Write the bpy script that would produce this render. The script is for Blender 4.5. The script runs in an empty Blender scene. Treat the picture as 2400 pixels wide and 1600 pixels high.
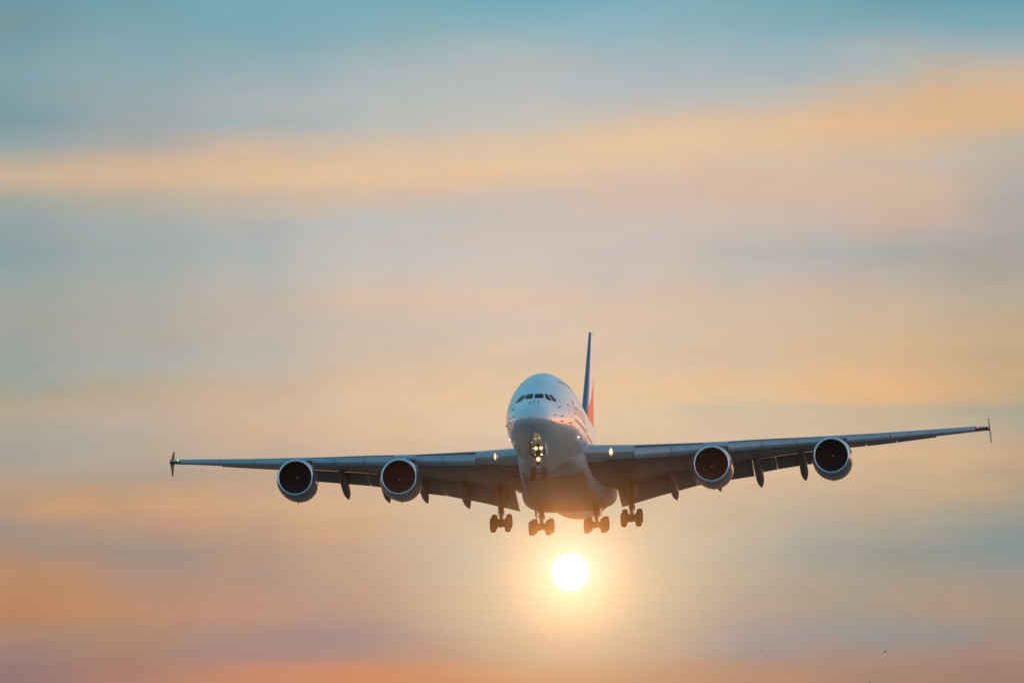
import bpy, bmesh, math, random
from mathutils import Vector, Matrix, Euler

R = math.radians
sc = bpy.context.scene
col = sc.collection

# ------------------------------------------------------------------ camera
CAM_EL = 5.0                     # the camera looks up by this many degrees
FPX = 24.769 * 800.0             # focal length in pixels of a 2400 px wide frame
cam = bpy.data.cameras.new('camera')
cam.sensor_width = 36.0
cam.lens = FPX / 2400.0 * 36.0
cam.clip_start = 1.0
cam.clip_end = 20000.0
cam_ob = bpy.data.objects.new('camera', cam)
col.objects.link(cam_ob)
CAM_P = Vector((0, 0, 1.7))
cam_ob.location = CAM_P
cam_ob.rotation_euler = (R(90 + CAM_EL), 0, 0)
sc.camera = cam_ob

# ------------------------------------------------------------------ exposure and sampling
sc.view_settings.view_transform = 'Standard'
sc.view_settings.look = 'None'
sc.view_settings.exposure = 0.0
sc.view_settings.gamma = 1.0
sc.cycles.use_denoising = True
sc.cycles.denoiser = 'OPENIMAGEDENOISE'
sc.cycles.denoising_input_passes = 'RGB_ALBEDO'
sc.cycles.use_adaptive_sampling = False
sc.cycles.sample_clamp_direct = 14.0
sc.cycles.sample_clamp_indirect = 4.0
sc.cycles.max_bounces = 6
sc.cycles.volume_bounces = 0

# ------------------------------------------------------------------ sun direction
SUN_AZ, SUN_EL = 0.396, 3.438
SUN_D = Vector((math.sin(R(SUN_AZ)) * math.cos(R(SUN_EL)), math.cos(R(SUN_AZ)) * math.cos(R(SUN_EL)), math.sin(R(SUN_EL))))
SUN_R = 41.0                      # radius of the disc in pixels of a 2400 px frame
HAZE_DENSITY = 2.6e-6
HAZE_G = 0.9945
SUN_COL = (1.0, 0.37, 0.085)
SUN_E = 0.195                      # irradiance of the low, dimmed sun


def lin(h):
    h = h.lstrip('#')
    out = []
    for i in (0, 2, 4):
        c = int(h[i:i + 2], 16) / 255.0
        out.append(c / 12.92 if c <= 0.04045 else ((c + 0.055) / 1.055) ** 2.4)
    return tuple(out) + (1.0,)


# ------------------------------------------------------------------ sky (world, laid out by azimuth and elevation)
world = bpy.data.worlds.new('World')
sc.world = world
world.use_nodes = True
wt = world.node_tree
wt.nodes.clear()
wN, wL = wt.nodes, wt.links


def wm(op, a, b=None, c=None, clamp=False):
    n = wN.new('ShaderNodeMath')
    n.operation = op
    n.use_clamp = clamp
    for i, s in enumerate((a, b, c)):
        if s is None:
            continue
        if isinstance(s, (int, float)):
            n.inputs[i].default_value = s
        else:
            wL.new(s, n.inputs[i])
    return n.outputs[0]


def wrange(v, a, b, smooth=True):
    n = wN.new('ShaderNodeMapRange')
    n.interpolation_type = 'SMOOTHSTEP' if smooth else 'LINEAR'
    wL.new(v, n.inputs[0])
    n.inputs[1].default_value = a
    n.inputs[2].default_value = b
    return n.outputs[0]


def wmix(f, a, b, mode='MIX'):
    n = wN.new('ShaderNodeMix')
    n.data_type = 'RGBA'
    n.blend_type = mode
    if isinstance(f, (int, float)):
        n.inputs[0].default_value = f
    else:
        wL.new(f, n.inputs[0])
    for i, s in ((6, a), (7, b)):
        if isinstance(s, tuple):
            n.inputs[i].default_value = s
        else:
            wL.new(s, n.inputs[i])
    return n.outputs[2]


tc = wN.new('ShaderNodeTexCoord')
sep = wN.new('ShaderNodeSeparateXYZ')
wL.new(tc.outputs['Generated'], sep.inputs[0])
az = wm('MULTIPLY', wm('ARCTAN2', sep.outputs[0], sep.outputs[1]), 180 / math.pi)
el = wm('MULTIPLY', wm('ARCSINE', sep.outputs[2]), 180 / math.pi)
azw = wm('ABSOLUTE', az)


def wnoise(sx, sy, tilt, scale, detail, rough, seed):
    cx = wN.new('ShaderNodeCombineXYZ')
    wL.new(wm('MULTIPLY', az, sx), cx.inputs[0])
    wL.new(wm('MULTIPLY', wm('ADD', el, wm('MULTIPLY', az, tilt)), sy), cx.inputs[1])
    cx.inputs[2].default_value = seed
    n = wN.new('ShaderNodeTexNoise')
    n.inputs['Scale'].default_value = scale
    n.inputs['Detail'].default_value = detail
    n.inputs['Roughness'].default_value = rough
    wL.new(cx.outputs[0], n.inputs['Vector'])
    return wm('SUBTRACT', n.outputs['Fac'], 0.5)


n_big = wnoise(0.45, 1.6, -0.05, 1.0, 3.0, 0.55, 3.1)
n_big2 = wnoise(0.45, 1.6, -0.05, 1.0, 3.0, 0.55, 11.7)
n_streak = wnoise(0.35, 5.0, -0.06, 1.3, 4.0, 0.55, 27.3)
n_med = wnoise(1.1, 3.6, -0.07, 1.0, 5.0, 0.62, 63.0)
n_fine = wnoise(2.2, 5.0, -0.05, 1.5, 5.0, 0.6, 41.9)

PX = 180 / math.pi / FPX          # degrees in one pixel of a 2400 px frame
elw = wm('ADD', el, wm('ADD', wm('MULTIPLY', n_big, 0.10), wm('MULTIPLY', n_streak, 0.05)))
azq = wm('ADD', az, wm('MULTIPLY', n_big2, 1.0))
ufac = wm('PINGPONG', wm('MULTIPLY', wm('ADD', azq, 1200 * PX), 1.0 / (2400 * PX)), 1.0)   # the bands carry on either side

# colours of the evening cloud bands, one line for each height above the horizon, left to right
ROWS = [
    (0,    '0:6C99A4 300:74A1AB 600:78AAB6 900:7CABB4 1200:72AAB8 1500:80AEB9 1800:7AA8B2 2100:6D9FAC 2400:6CA0AE'),
    (60,   '0:77989F 300:7CA4AE 600:7DA8B3 900:86AEB8 1200:8AB2BC 1500:8FB2BC 1800:86ADB6 2100:86AAB3 2400:7FA7B1'),
    (110,  '0:7A9CA4 300:87A6AD 600:86AAB3 900:95B1B6 1200:A6B8BA 1500:9FB5BC 1800:99B3B9 2100:A8B3B4 2400:9DB0B4'),
    (170,  '0:82A1A8 300:8EA8AE 600:99AEB4 900:AEB8B8 1200:B6BAB8 1500:ABB8BC 1800:A8B5B8 2100:B4B7B2 2250:C4B49E 2400:CDB69C'),
    (230,  '0:7D9EA5 300:97A9AC 600:ACB4B4 900:B6BBB9 1200:BBBEBC 1500:BABBB8 1800:BDBAB2 2100:D0B79C 2250:D9B48E 2400:DDB68F'),
    (290,  '0:7C9BA1 300:9CA6A9 600:A8B2B3 900:BCBDB9 1200:C6C2B8 1500:DCC1A2 1800:DFC09E 2100:E2B991 2400:D8B48F'),
    (340,  '0:94A5A4 300:ADAAA3 600:C8B6A4 900:D2BFA8 1200:DCC3A6 1500:E9C6A0 1800:E4C29E 2100:D6BB9E 2400:BFB4A2'),
    (390,  '0:BDAD98 300:CFB398 600:DEBB98 900:E3C1A0 1200:EAC5A0 1500:E0C2A6 1800:D6BEA8 2100:CCB9A6 2400:B9B0A5'),
    (420,  '0:CFB496 300:D3B596 600:DEBC98 900:E6C29E 1200:E0C2A4 1500:D5BDAC 1800:D5BAA4 2100:D2B8A0 2400:B4ACA4'),
    (460,  '0:A6A89C 300:B7AE9C 600:C3B5A2 900:D2BBA6 1200:CEBEB0 1500:D3BBAA 1800:D4B9A2 2100:CEB69E 2400:B2A9A2'),
    (520,  '0:96A3A2 300:A4ABA8 600:B0B2AF 900:C0BEB8 1200:CBBFB4 1500:D1BFB2 1800:CCB9AB 2100:C8B1A1 2400:AFA8A2'),
    (590,  '0:8C9FA1 300:A0AAA9 600:AFB3B0 900:C5C0B8 1200:CEC2B8 1500:CBBFB6 1800:B8B5AF 1950:B0B1AD 2150:A9A9A4 2400:A8A39B'),
    (640,  '0:92A4A6 300:A3ABA8 600:B4B4AE 900:CBC0B4 1200:D4C3B4 1500:CDC0B3 1800:C4B9AD 2100:BCB0A4 2400:ABA59A'),
    (700,  '0:A0A59E 300:AEAC9F 600:C1B4A5 900:D8BFA8 1200:E0C3AA 1500:D7BFAC 1800:D1BCA5 2100:CAB49C 2400:B7AB98'),
    (760,  '0:A2A59D 300:B0AA9F 600:BFB3A6 900:CEBDAC 1200:D6C3B0 1500:D8C1AA 1800:D4BCA2 2100:CEB598 2400:C4AB8B'),
    (850,  '0:9AA29C 300:ACACA4 600:BEB5A8 900:D2BDA6 1200:DCC2A6 1500:DEC2A4 1800:D8BC9E 2000:DCB892 2200:D6B18B 2400:C7A985'),
    (900,  '0:9EA298 300:B3A893 600:C9B29A 900:DCBFA0 1200:E1C3A2 1500:E5C49C 1800:E3BE96 2000:E7BA88 2200:E1B484 2400:C9A983'),
    (930,  '0:ABA492 300:BAA992 600:CEB298 900:E0C0A0 1200:E4C4A2 1500:E2C49E 1800:E3C097 2100:E0B689 2300:CDAD87 2400:BDA888'),
    (960,  '0:B5A58F 300:BDAB98 600:CFB298 900:DFBF9E 1200:E3C5A4 1500:DFC4A3 1800:CEBC9F 2100:C2B397 2400:A9A590'),
    (1010, '0:ADA494 300:B9AB9A 600:D2B394 900:DFBE9C 1200:E2C5A6 1500:DFC4A4 1800:D4BC9F 2100:C8B498 2400:B3A68E'),
    (1070, '0:A7A296 300:B4A797 600:C3AE98 900:D0B59C 1200:D6BA9E 1500:D8BC9E 1800:DABB9A 2100:D8B38E 2400:C8A586'),
    (1115, '0:B0A192 200:B2A08E 400:B3A090 600:BDA58E 800:CCAE92 1200:D2B59A 1500:D4B99A 1800:D6B898 2100:CBAF8E 2400:B8A384'),
    (1150, '0:B69C84 200:BC9C80 400:C29F80 600:C6A386 800:CFAE8E 1200:D0B69C 1500:D2B89A 1800:D0B496 2100:C6AB8C 2250:C9A884 2400:B29F86'),
    (1190, '0:B8967B 150:CA9F78 300:C49C7C 450:D0A27E 600:C9A484 800:D4AE88 1200:CCB49E 1500:CEB69C 1800:C4B096 2100:BAA78D 2400:A39A88'),
    (1240, '0:9F9285 150:AE937F 300:B5957E 600:C09C82 800:CDA582 1200:C8B29C 1500:CCB59A 1800:BCAE98 1950:ADA697 2100:A7A292 2400:8E9590'),
    (1295, '0:AA8C78 100:A68E7C 380:9F9084 550:B2947F 800:BF9F88 1200:C4B09A 1500:CCB498 1800:B0A897 2000:9F9E95 2150:989891 2400:879491'),
    (1350, '0:B98B69 150:B98E6E 300:AC8D7C 600:B49280 800:C09D86 1200:C6AE96 1500:CCB294 1800:B4A592 2000:AC9F8E 2200:A39989 2400:A0958A'),
    (1430, '0:BA8460 200:BF8C66 400:BA8E74 600:BE9279 800:B89480 1200:C8A88A 1500:CAAB8C 1800:AF9C8B 2000:A89988 2250:AE957F 2400:A5937F'),
    (1485, '0:AA8670 300:B08970 600:AC8B7E 800:A58B86 1200:C4A083 1500:C0A086 1800:A49690 2050:9A9590 2250:979189 2400:9F8E80'),
    (1530, '0:A08076 300:AA856F 600:A78880 800:AA8A80 1000:B88F7A 1200:C49A7A 1500:BE9A80 1800:A1918A 2000:A48E82 2200:A38B7E 2400:A5857A'),
    (1565, '0:987A74 300:A87F70 500:B48570 700:C88B6C 900:CC8C66 1200:CC9668 1500:C09272 1800:B08D76 2100:A78674 2400:A28072'),
    (1610, '0:987672 300:AC8172 600:C88A68 900:D08A5F 1200:D09060 1500:C48E68 1800:B88C70 2100:AA8470 2400:A27E6E'),
]
front = None
prev_e = None
for v, line in ROWS:
    cr = wN.new('ShaderNodeValToRGB')
    cr.color_ramp.interpolation = 'EASE'
    cols = [(float(q.split(':')[0]) / 2400, lin(q.split(':')[1])) for q in line.split()]
    e = cr.color_ramp.elements
    while len(e) < len(cols):
        e.new(0.5)
    for i, (pos, c) in enumerate(cols):
        e[i].position = pos
        e[i].color = c
    wL.new(ufac, cr.inputs[0])
    this_e = CAM_EL + (800 - v) * PX
    if front is None:
        front = cr.outputs[0]
    else:
        front = wmix(wrange(elw, prev_e, this_e, False), front, cr.outputs[0])
    prev_e = this_e


def around_sun(su, sv, amount):
    du = wm('DIVIDE', wm('SUBTRACT', az, SUN_AZ), su * PX)
    dv = wm('DIVIDE', wm('SUBTRACT', el, SUN_EL + 0.03), sv * PX)
    return wm('MULTIPLY', wm('EXPONENT', wm('MULTIPLY', wm('ADD', wm('POWER', wm('ABSOLUTE', du), 2.0), wm('POWER', wm('ABSOLUTE', dv), 2.0)), -1.0)), amount)


front = wmix(around_sun(330, 200, 0.82), front, (0.68, 0.55, 0.365, 1))
sun_off = wm('SQRT', wm('ADD', wm('POWER', wm('ABSOLUTE', wm('SUBTRACT', az, SUN_AZ)), 2.0), wm('POWER', wm('ABSOLUTE', wm('SUBTRACT', el, SUN_EL)), 2.0)))
front = wmix(around_sun(190, 185, 0.96), front, (0.22, 0.405, 0.335, 1))
front = wmix(around_sun(80, 80, 0.75), front, (0.20, 0.30, 0.56, 1))
limb = wm('POWER', wm('SUBTRACT', 1.0, wrange(sun_off, 37 * PX, 55 * PX, False)), 2.2)
front = wmix(limb, front, (1.6, 1.5, 1.15, 1))
grain = wm('ADD', 1.0, wm('ADD', wm('MULTIPLY', n_fine, 0.09), wm('MULTIPLY', n_streak, 0.05)))
gcol = wN.new('ShaderNodeCombineXYZ')
tint = wm('MULTIPLY', n_med, 0.22)
wL.new(wm('MULTIPLY', grain, wm('ADD', 0.99, tint)), gcol.inputs[0])
wL.new(wm('MULTIPLY', grain, 0.995), gcol.inputs[1])
wL.new(wm('MULTIPLY', grain, wm('SUBTRACT', 1.0, tint)), gcol.inputs[2])
front = wmix(1.0, front, gcol.outputs[0], 'MULTIPLY')

# the rest of the dusk sky: deep teal overhead, pale towards the horizon, after-glow to the right behind
rest = wN.new('ShaderNodeValToRGB')
rest.color_ramp.interpolation = 'EASE'
re_ = rest.color_ramp.elements
stops = [(0.0, (0.38, 0.54, 0.62, 1)), (0.06, (0.32, 0.53, 0.64, 1)), (0.22, (0.14, 0.42, 0.59, 1)), (0.6, (0.07, 0.31, 0.50, 1)), (1.0, (0.06, 0.26, 0.43, 1))]
while len(re_) < len(stops):
    re_.new(0.5)
for i, (p, c) in enumerate(stops):
    re_[i].position = p
    re_[i].color = c
wL.new(wm('DIVIDE', el, 90.0), rest.inputs[0])
GLOW_AZ = 34.0
gd = wm('SUBTRACT', az, GLOW_AZ)
glow_fade = wrange(az, 4.0, 15.0)
glow_w = wm('MULTIPLY', glow_fade, wm('EXPONENT', wm('MULTIPLY', wm('ADD', wm('POWER', wm('DIVIDE', wm('ABSOLUTE', gd), 30.0), 2.0),
                                          wm('POWER', wm('DIVIDE', wm('ABSOLUTE', el), 20.0), 2.0)), -1.0)))
core_w = wm('MULTIPLY', glow_fade, wm('EXPONENT', wm('MULTIPLY', wm('ADD', wm('POWER', wm('DIVIDE', wm('ABSOLUTE', gd), 7.0), 2.0),
                                          wm('POWER', wm('DIVIDE', wm('ABSOLUTE', wm('SUBTRACT', el, 2.5)), 3.5), 2.0)), -1.0)))
side = wm('MULTIPLY', wrange(azw, 6.0, 40.0), 1.0)
high = wrange(el, CAM_EL + 800 * PX + 0.5, 26.0)
lav = wm('MULTIPLY', wm('EXPONENT', wm('MULTIPLY', wm('ADD', wm('POWER', wm('DIVIDE', wm('ABSOLUTE', wm('SUBTRACT', az, 105.0)), 60.0), 2.0),
                                          wm('POWER', wm('DIVIDE', wm('ABSOLUTE', el), 45.0), 2.0)), -1.0)), 0.75)
restc = wmix(lav, rest.outputs[0], (0.66, 0.60, 0.68, 1))
sky = wmix(wm('MAXIMUM', side, high), front, restc)
sky = wmix(glow_w, sky, (1.6, 0.98, 0.68, 1))
sky = wmix(core_w, sky, (4.5, 1.35, 0.22, 1))
skyg = wmix(wrange(el, 0.0, -0.35), sky, (0.085, 0.072, 0.060, 1))
bg = wN.new('ShaderNodeBackground')
wL.new(skyg, bg.inputs[0])
bg.inputs[1].default_value = 1.0
wo = wN.new('ShaderNodeOutputWorld')
wL.new(bg.outputs[0], wo.inputs[0])

# ------------------------------------------------------------------ sun lamp (dusk: the disc itself is built below)
sl = bpy.data.lights.new('sun_lamp', 'SUN')
sl.energy = 0.02
sl.angle = R(12)
sl.color = SUN_COL
sl_ob = bpy.data.objects.new('sun_lamp', sl)
sl_ob.rotation_euler = SUN_D.to_track_quat('Z', 'Y').to_euler()
sl_ob.location = (0, 0, 200)
col.objects.link(sl_ob)


# ------------------------------------------------------------------ materials
def mat(name, base, rough=0.4, metal=0.0, coat=0.0, noise=0.0, nscale=1.0, bump=0.0, stretch=(1, 1, 1), spec=0.5):
    m = bpy.data.materials.new(name)
    m.use_nodes = True
    nt = m.node_tree
    b = nt.nodes['Principled BSDF']
    b.inputs['Base Color'].default_value = (*base, 1)
    b.inputs['Roughness'].default_value = rough
    b.inputs['Metallic'].default_value = metal
    b.inputs['Coat Weight'].default_value = coat
    b.inputs['Coat Roughness'].default_value = 0.14
    b.inputs['Specular IOR Level'].default_value = spec
    if noise or bump:
        t = nt.nodes.new('ShaderNodeTexCoord')
        mp = nt.nodes.new('ShaderNodeMapping')
        mp.inputs['Scale'].default_value = stretch
        nz = nt.nodes.new('ShaderNodeTexNoise')
        nz.inputs['Scale'].default_value = nscale
        nz.inputs['Detail'].default_value = 5
        nt.links.new(t.outputs['Object'], mp.inputs[0])
        nt.links.new(mp.outputs[0], nz.inputs['Vector'])
        if noise:
            mr = nt.nodes.new('ShaderNodeMapRange')
            mr.inputs[1].default_value = 0.3
            mr.inputs[2].default_value = 0.7
            mr.inputs[3].default_value = 1 - noise
            mr.inputs[4].default_value = 1 + noise
            nt.links.new(nz.outputs['Fac'], mr.inputs[0])
            mx = nt.nodes.new('ShaderNodeMix')
            mx.data_type = 'RGBA'
            mx.blend_type = 'MULTIPLY'
            mx.inputs[0].default_value = 1
            mx.inputs[6].default_value = (*base, 1)
            nt.links.new(mr.outputs[0], mx.inputs[7])
            nt.links.new(mx.outputs[2], b.inputs['Base Color'])
            rr = nt.nodes.new('ShaderNodeMapRange')
            rr.inputs[1].default_value = 0.3
            rr.inputs[2].default_value = 0.7
            rr.inputs[3].default_value = max(0.02, rough * (1 - noise))
            rr.inputs[4].default_value = min(1, rough * (1 + noise))
            nt.links.new(nz.outputs['Fac'], rr.inputs[0])
            nt.links.new(rr.outputs[0], b.inputs['Roughness'])
        if bump:
            bp = nt.nodes.new('ShaderNodeBump')
            bp.inputs['Strength'].default_value = bump
            bp.inputs['Distance'].default_value = 0.02
            nt.links.new(nz.outputs['Fac'], bp.inputs['Height'])
            nt.links.new(bp.outputs[0], b.inputs['Normal'])
    return m


def emis(name, color, strength):
    m = bpy.data.materials.new(name)
    m.use_nodes = True
    nt = m.node_tree
    nt.nodes.clear()
    e = nt.nodes.new('ShaderNodeEmission')
    e.inputs[0].default_value = (*color, 1)
    e.inputs[1].default_value = strength
    o = nt.nodes.new('ShaderNodeOutputMaterial')
    nt.links.new(e.outputs[0], o.inputs[0])
    m.cycles.emission_sampling = 'NONE'
    return m


M = {
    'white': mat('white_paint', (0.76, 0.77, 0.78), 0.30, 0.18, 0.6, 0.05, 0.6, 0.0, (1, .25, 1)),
    'fairing': mat('fairing_brown', (0.36, 0.19, 0.12), 0.45, 0.0, 0.2, 0.06, 0.5, 0.0, (1, .3, 1)),
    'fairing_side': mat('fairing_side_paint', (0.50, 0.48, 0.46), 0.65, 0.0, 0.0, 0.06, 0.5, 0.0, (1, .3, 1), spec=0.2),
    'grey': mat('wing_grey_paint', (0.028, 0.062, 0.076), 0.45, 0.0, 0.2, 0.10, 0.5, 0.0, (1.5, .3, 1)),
    'slat': mat('slat_paint', (0.32, 0.38, 0.42), 0.35, 0.4, 0.3, 0.06, 0.8),
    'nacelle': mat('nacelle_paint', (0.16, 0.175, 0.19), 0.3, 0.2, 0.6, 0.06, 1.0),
    'lip': mat('polished_aluminium', (0.75, 0.77, 0.80), 0.22, 1.0),
    'duct': mat('intake_liner', (0.005, 0.012, 0.017), 0.7, spec=0.15),
    'fan': mat('fan_blade_metal', (0.010, 0.024, 0.034), 0.5, 0.0, spec=0.15),
    'black': mat('black_rubber', (0.022, 0.022, 0.023), 0.75, 0.0, 0.0, 0.15, 4.0),
    'strut': mat('gear_steel', (0.03, 0.03, 0.032), 0.85, 0.0, spec=0.1),
    'chrome': mat('oleo_chrome', (0.25, 0.25, 0.26), 0.25, 1.0),
    'glass': mat('cockpit_glass', (0.003, 0.004, 0.005), 0.15, 0.0, 0.0, spec=0.06),
    'dark': mat('dark_sealant', (0.03, 0.03, 0.035), 0.6),
    'seam': mat('panel_seam', (0.36, 0.36, 0.38), 0.6),
    'gold': mat('gold_paint', (0.75, 0.46, 0.13), 0.35, 0.1, 0.5),
    'teal': mat('teal_paint', (0.02, 0.15, 0.25), 0.4, 0.0, 0.2),
    'red': mat('red_paint', (0.92, 0.17, 0.02), 0.45, 0.75, 0.0),
    'mark': mat('white_mark', (0.8, 0.8, 0.8), 0.5),
    'bird': mat('dark_feathers', (0.015, 0.013, 0.012), 0.8),
    'lamp': emis('lit_landing_lamp', (1.0, 0.80, 0.42), 2.4),
    'halo': emis('lamp_glow_ring', (1.0, 0.55, 0.14), 0.75),  # dim amber ring added round a lens to stand for its glow
    'lamp_dim': emis('lit_small_lamp', (1.0, 0.90, 0.72), 1.6),
    'green': emis('green_navigation_lens', (0.15, 1.0, 0.30), 2.2),
    'redlamp': emis('red_navigation_lens', (1.0, 0.08, 0.06), 3.0),
}


# ------------------------------------------------------------------ mesh helpers
class MB:
    """collects vertices and faces for ONE mesh object"""

    def __init__(self):
        self.v, self.f, self.mi = [], [], []

    def add(self, verts, faces, mi=0):
        o = len(self.v)
        self.v += [tuple(p) for p in verts]
        for fc in faces:
            self.f.append(tuple(i + o for i in fc))
            self.mi.append(mi)

    def loft(self, loops, closed=True, caps=True, mi=0):
        n = len(loops[0])
        vs = [p for lp in loops for p in lp]
        fs = []
        for a in range(len(loops) - 1):
            for i in range(n if closed else n - 1):
                j = (i + 1) % n
                fs.append((a * n + i, a * n + j, (a + 1) * n + j, (a + 1) * n + i))
        if caps:
            fs.append(tuple(reversed(range(n))))
            fs.append(tuple((len(loops) - 1) * n + i for i in range(n)))
        self.add(vs, fs, mi)

    def tube(self, pts, rads, seg=12, mi=0):
        loops = []
        pts = [Vector(p) for p in pts]
        for i, p in enumerate(pts):
            a = pts[max(i - 1, 0)]
            b = pts[min(i + 1, len(pts) - 1)]
            t = (b - a).normalized()
            ref = Vector((0, 0, 1)) if abs(t.z) < 0.9 else Vector((1, 0, 0))
            u = t.cross(ref).normalized()
            w = t.cross(u).normalized()
            r = rads[i] if isinstance(rads, (list, tuple)) else rads
            loops.append([p + u * r * math.cos(k * 2 * math.pi / seg) + w * r * math.sin(k * 2 * math.pi / seg) for k in range(seg)])
        self.loft(loops, mi=mi)

    def lathe(self, prof, c=(0, 0, 0), axis='Y', seg=48, mi=0, caps=False):
        loops = []
        for s, r in prof:
            lp = []
            for k in range(seg):
                t = 2 * math.pi * k / seg
                a, b = r * math.cos(t), r * math.sin(t)
                if axis == 'Y':
                    lp.append((c[0] + a, c[1] + s, c[2] + b))
                elif axis == 'X':
                    lp.append((c[0] + s, c[1] + a, c[2] + b))
                else:
                    lp.append((c[0] + a, c[1] + b, c[2] + s))
            loops.append(lp)
        self.loft(loops, caps=caps, mi=mi)

    def box(self, c, s, mi=0):
        x, y, z = (d / 2 for d in s)
        vs = [(c[0] + i * x, c[1] + j * y, c[2] + k * z) for i in (-1, 1) for j in (-1, 1) for k in (-1, 1)]
        self.add(vs, [(0, 1, 3, 2), (4, 6, 7, 5), (0, 4, 5, 1), (2, 3, 7, 6), (0, 2, 6, 4), (1, 5, 7, 3)], mi)

    def build(self, name, mats, parent=None, smooth=True, angle=35, bevel=0):
        me = bpy.data.meshes.new(name)
        me.from_pydata(self.v, [], self.f)
        if not isinstance(mats, (list, tuple)):
            mats = [mats]
        for m in mats:
            me.materials.append(m)
        me.polygons.foreach_set('material_index', self.mi)
        bm = bmesh.new()
        bm.from_mesh(me)
        bmesh.ops.remove_doubles(bm, verts=bm.verts, dist=1e-5)
        bmesh.ops.recalc_face_normals(bm, faces=bm.faces)
        bm.to_mesh(me)
        bm.free()
        if smooth:
            me.polygons.foreach_set('use_smooth', [True] * len(me.polygons))
            me.set_sharp_from_angle(angle=R(angle))
        me.update()
        o = bpy.data.objects.new(name, me)
        col.objects.link(o)
        if parent is not None:
            o.parent = parent
        if bevel:
            bv = o.modifiers.new('bevel', 'BEVEL')
            bv.width = bevel
            bv.segments = 2
            bv.limit_method = 'ANGLE'
        return o


def tag(o, label=None, cat=None, group=None, kind=None):
    for k, v in (('label', label), ('category', cat), ('group', group), ('kind', kind)):
        if v:
            o[k] = v
    return o


def pchip(xs, ys):
    n = len(xs)
    h = [xs[i + 1] - xs[i] for i in range(n - 1)]
    d = [(ys[i + 1] - ys[i]) / h[i] for i in range(n - 1)]
    m = [d[0]] + [0.0] * (n - 2) + [d[-1]]
    for i in range(1, n - 1):
        if d[i - 1] * d[i] > 0:
            w1, w2 = 2 * h[i] + h[i - 1], h[i] + 2 * h[i - 1]
            m[i] = (w1 + w2) / (w1 / d[i - 1] + w2 / d[i])

    def f(x):
        if x <= xs[0]:
            return ys[0]
        if x >= xs[-1]:
            return ys[-1]
        i = max(k for k in range(n - 1) if xs[k] <= x)
        t = (x - xs[i]) / h[i]
        return ((1 + 2 * t) * (1 - t) ** 2 * ys[i] + t * (1 - t) ** 2 * h[i] * m[i]
                + t * t * (3 - 2 * t) * ys[i + 1] + t * t * (t - 1) * h[i] * m[i + 1])
    return f


def lerp_table(tab):
    xs = [t[0] for t in tab]
    ys = [t[1] for t in tab]

    def f(x):
        x = abs(x)
        if x <= xs[0]:
            return ys[0]
        for i in range(len(xs) - 1):
            if x <= xs[i + 1]:
                return ys[i] + (ys[i + 1] - ys[i]) * (x - xs[i]) / (xs[i + 1] - xs[i])
        return ys[-1] + (ys[-1] - ys[-2]) * (x - xs[-1]) / (xs[-1] - xs[-2])
    return f


# ------------------------------------------------------------------ ground, sun disc
def ground():
    mb = MB()
    mb.add([(-1500, -1500, 0), (1500, -1500, 0), (1500, 945, 0), (-1500, 945, 0)], [(0, 1, 2, 3)])
    g = mb.build('ground', mat('dusk_grass', (0.20, 0.17, 0.13), 0.9, 0, 0, 0.3, 0.05), smooth=False)
    tag(g, kind='structure')


def sun_ball():
    D = 5000.0
    r = D * SUN_R / FPX
    m = bpy.data.materials.new('sun_surface')
    m.use_nodes = True
    nt = m.node_tree
    nt.nodes.clear()
    e = nt.nodes.new('ShaderNodeEmission')
    e.inputs[0].default_value = (*SUN_COL, 1)
    e.inputs[1].default_value = SUN_E / (math.pi * (SUN_R / FPX) ** 2)
    o = nt.nodes.new('ShaderNodeOutputMaterial')
    nt.links.new(e.outputs[0], o.inputs[0])
    m.cycles.emission_sampling = 'FRONT'
    bm = bmesh.new()
    bmesh.ops.create_uvsphere(bm, u_segments=32, v_segments=16, radius=r)
    me = bpy.data.meshes.new('sun')
    bm.to_mesh(me)
    bm.free()
    me.materials.append(m)
    ob = bpy.data.objects.new('sun', me)
    ob.location = CAM_P + SUN_D * D
    col.objects.link(ob)
    tag(ob, 'glowing white sun disc low in the peach sky below the airliner', 'sun', kind='structure')


ground()
sun_ball()

# ------------------------------------------------------------------ the airliner (own axes: x to its left wing, y from nose to tail, z up)
YAW, PITCH, ROLL = -5.744, -10.322, -2.479        # seen from the camera
plane = bpy.data.objects.new('airliner', None)
col.objects.link(plane)
tag(plane, 'white four-engine double-deck airliner landing nose-on with wheels down above the sun', 'airplane')
Rl = Matrix.Rotation(R(YAW), 4, 'Z') @ Matrix.Rotation(R(PITCH), 4, 'X') @ Matrix.Rotation(R(ROLL), 4, 'Y')
camR = Matrix.Rotation(R(CAM_EL), 4, 'X')
# the empty stands at the point 30 m behind the nose, on the fuselage axis
plane.matrix_world = Matrix.Translation(CAM_P) @ camR @ Matrix.Translation((4.591, 800.0, -9.965)) @ Rl
ORIGIN = Vector((0, 30, 0))


def finish_airliner():
    """all parts were drawn with the nose at y = 0; shift their meshes so that they hang on the empty"""
    def walk(o):
        for c in o.children:
            if c.type == 'MESH' and not c.get('_done'):
                if c.data.users == 1 or not c.data.get('_moved'):
                    c.data.transform(Matrix.Translation(-ORIGIN))
                    c.data['_moved'] = 1
            walk(c)
    walk(plane)


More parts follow.
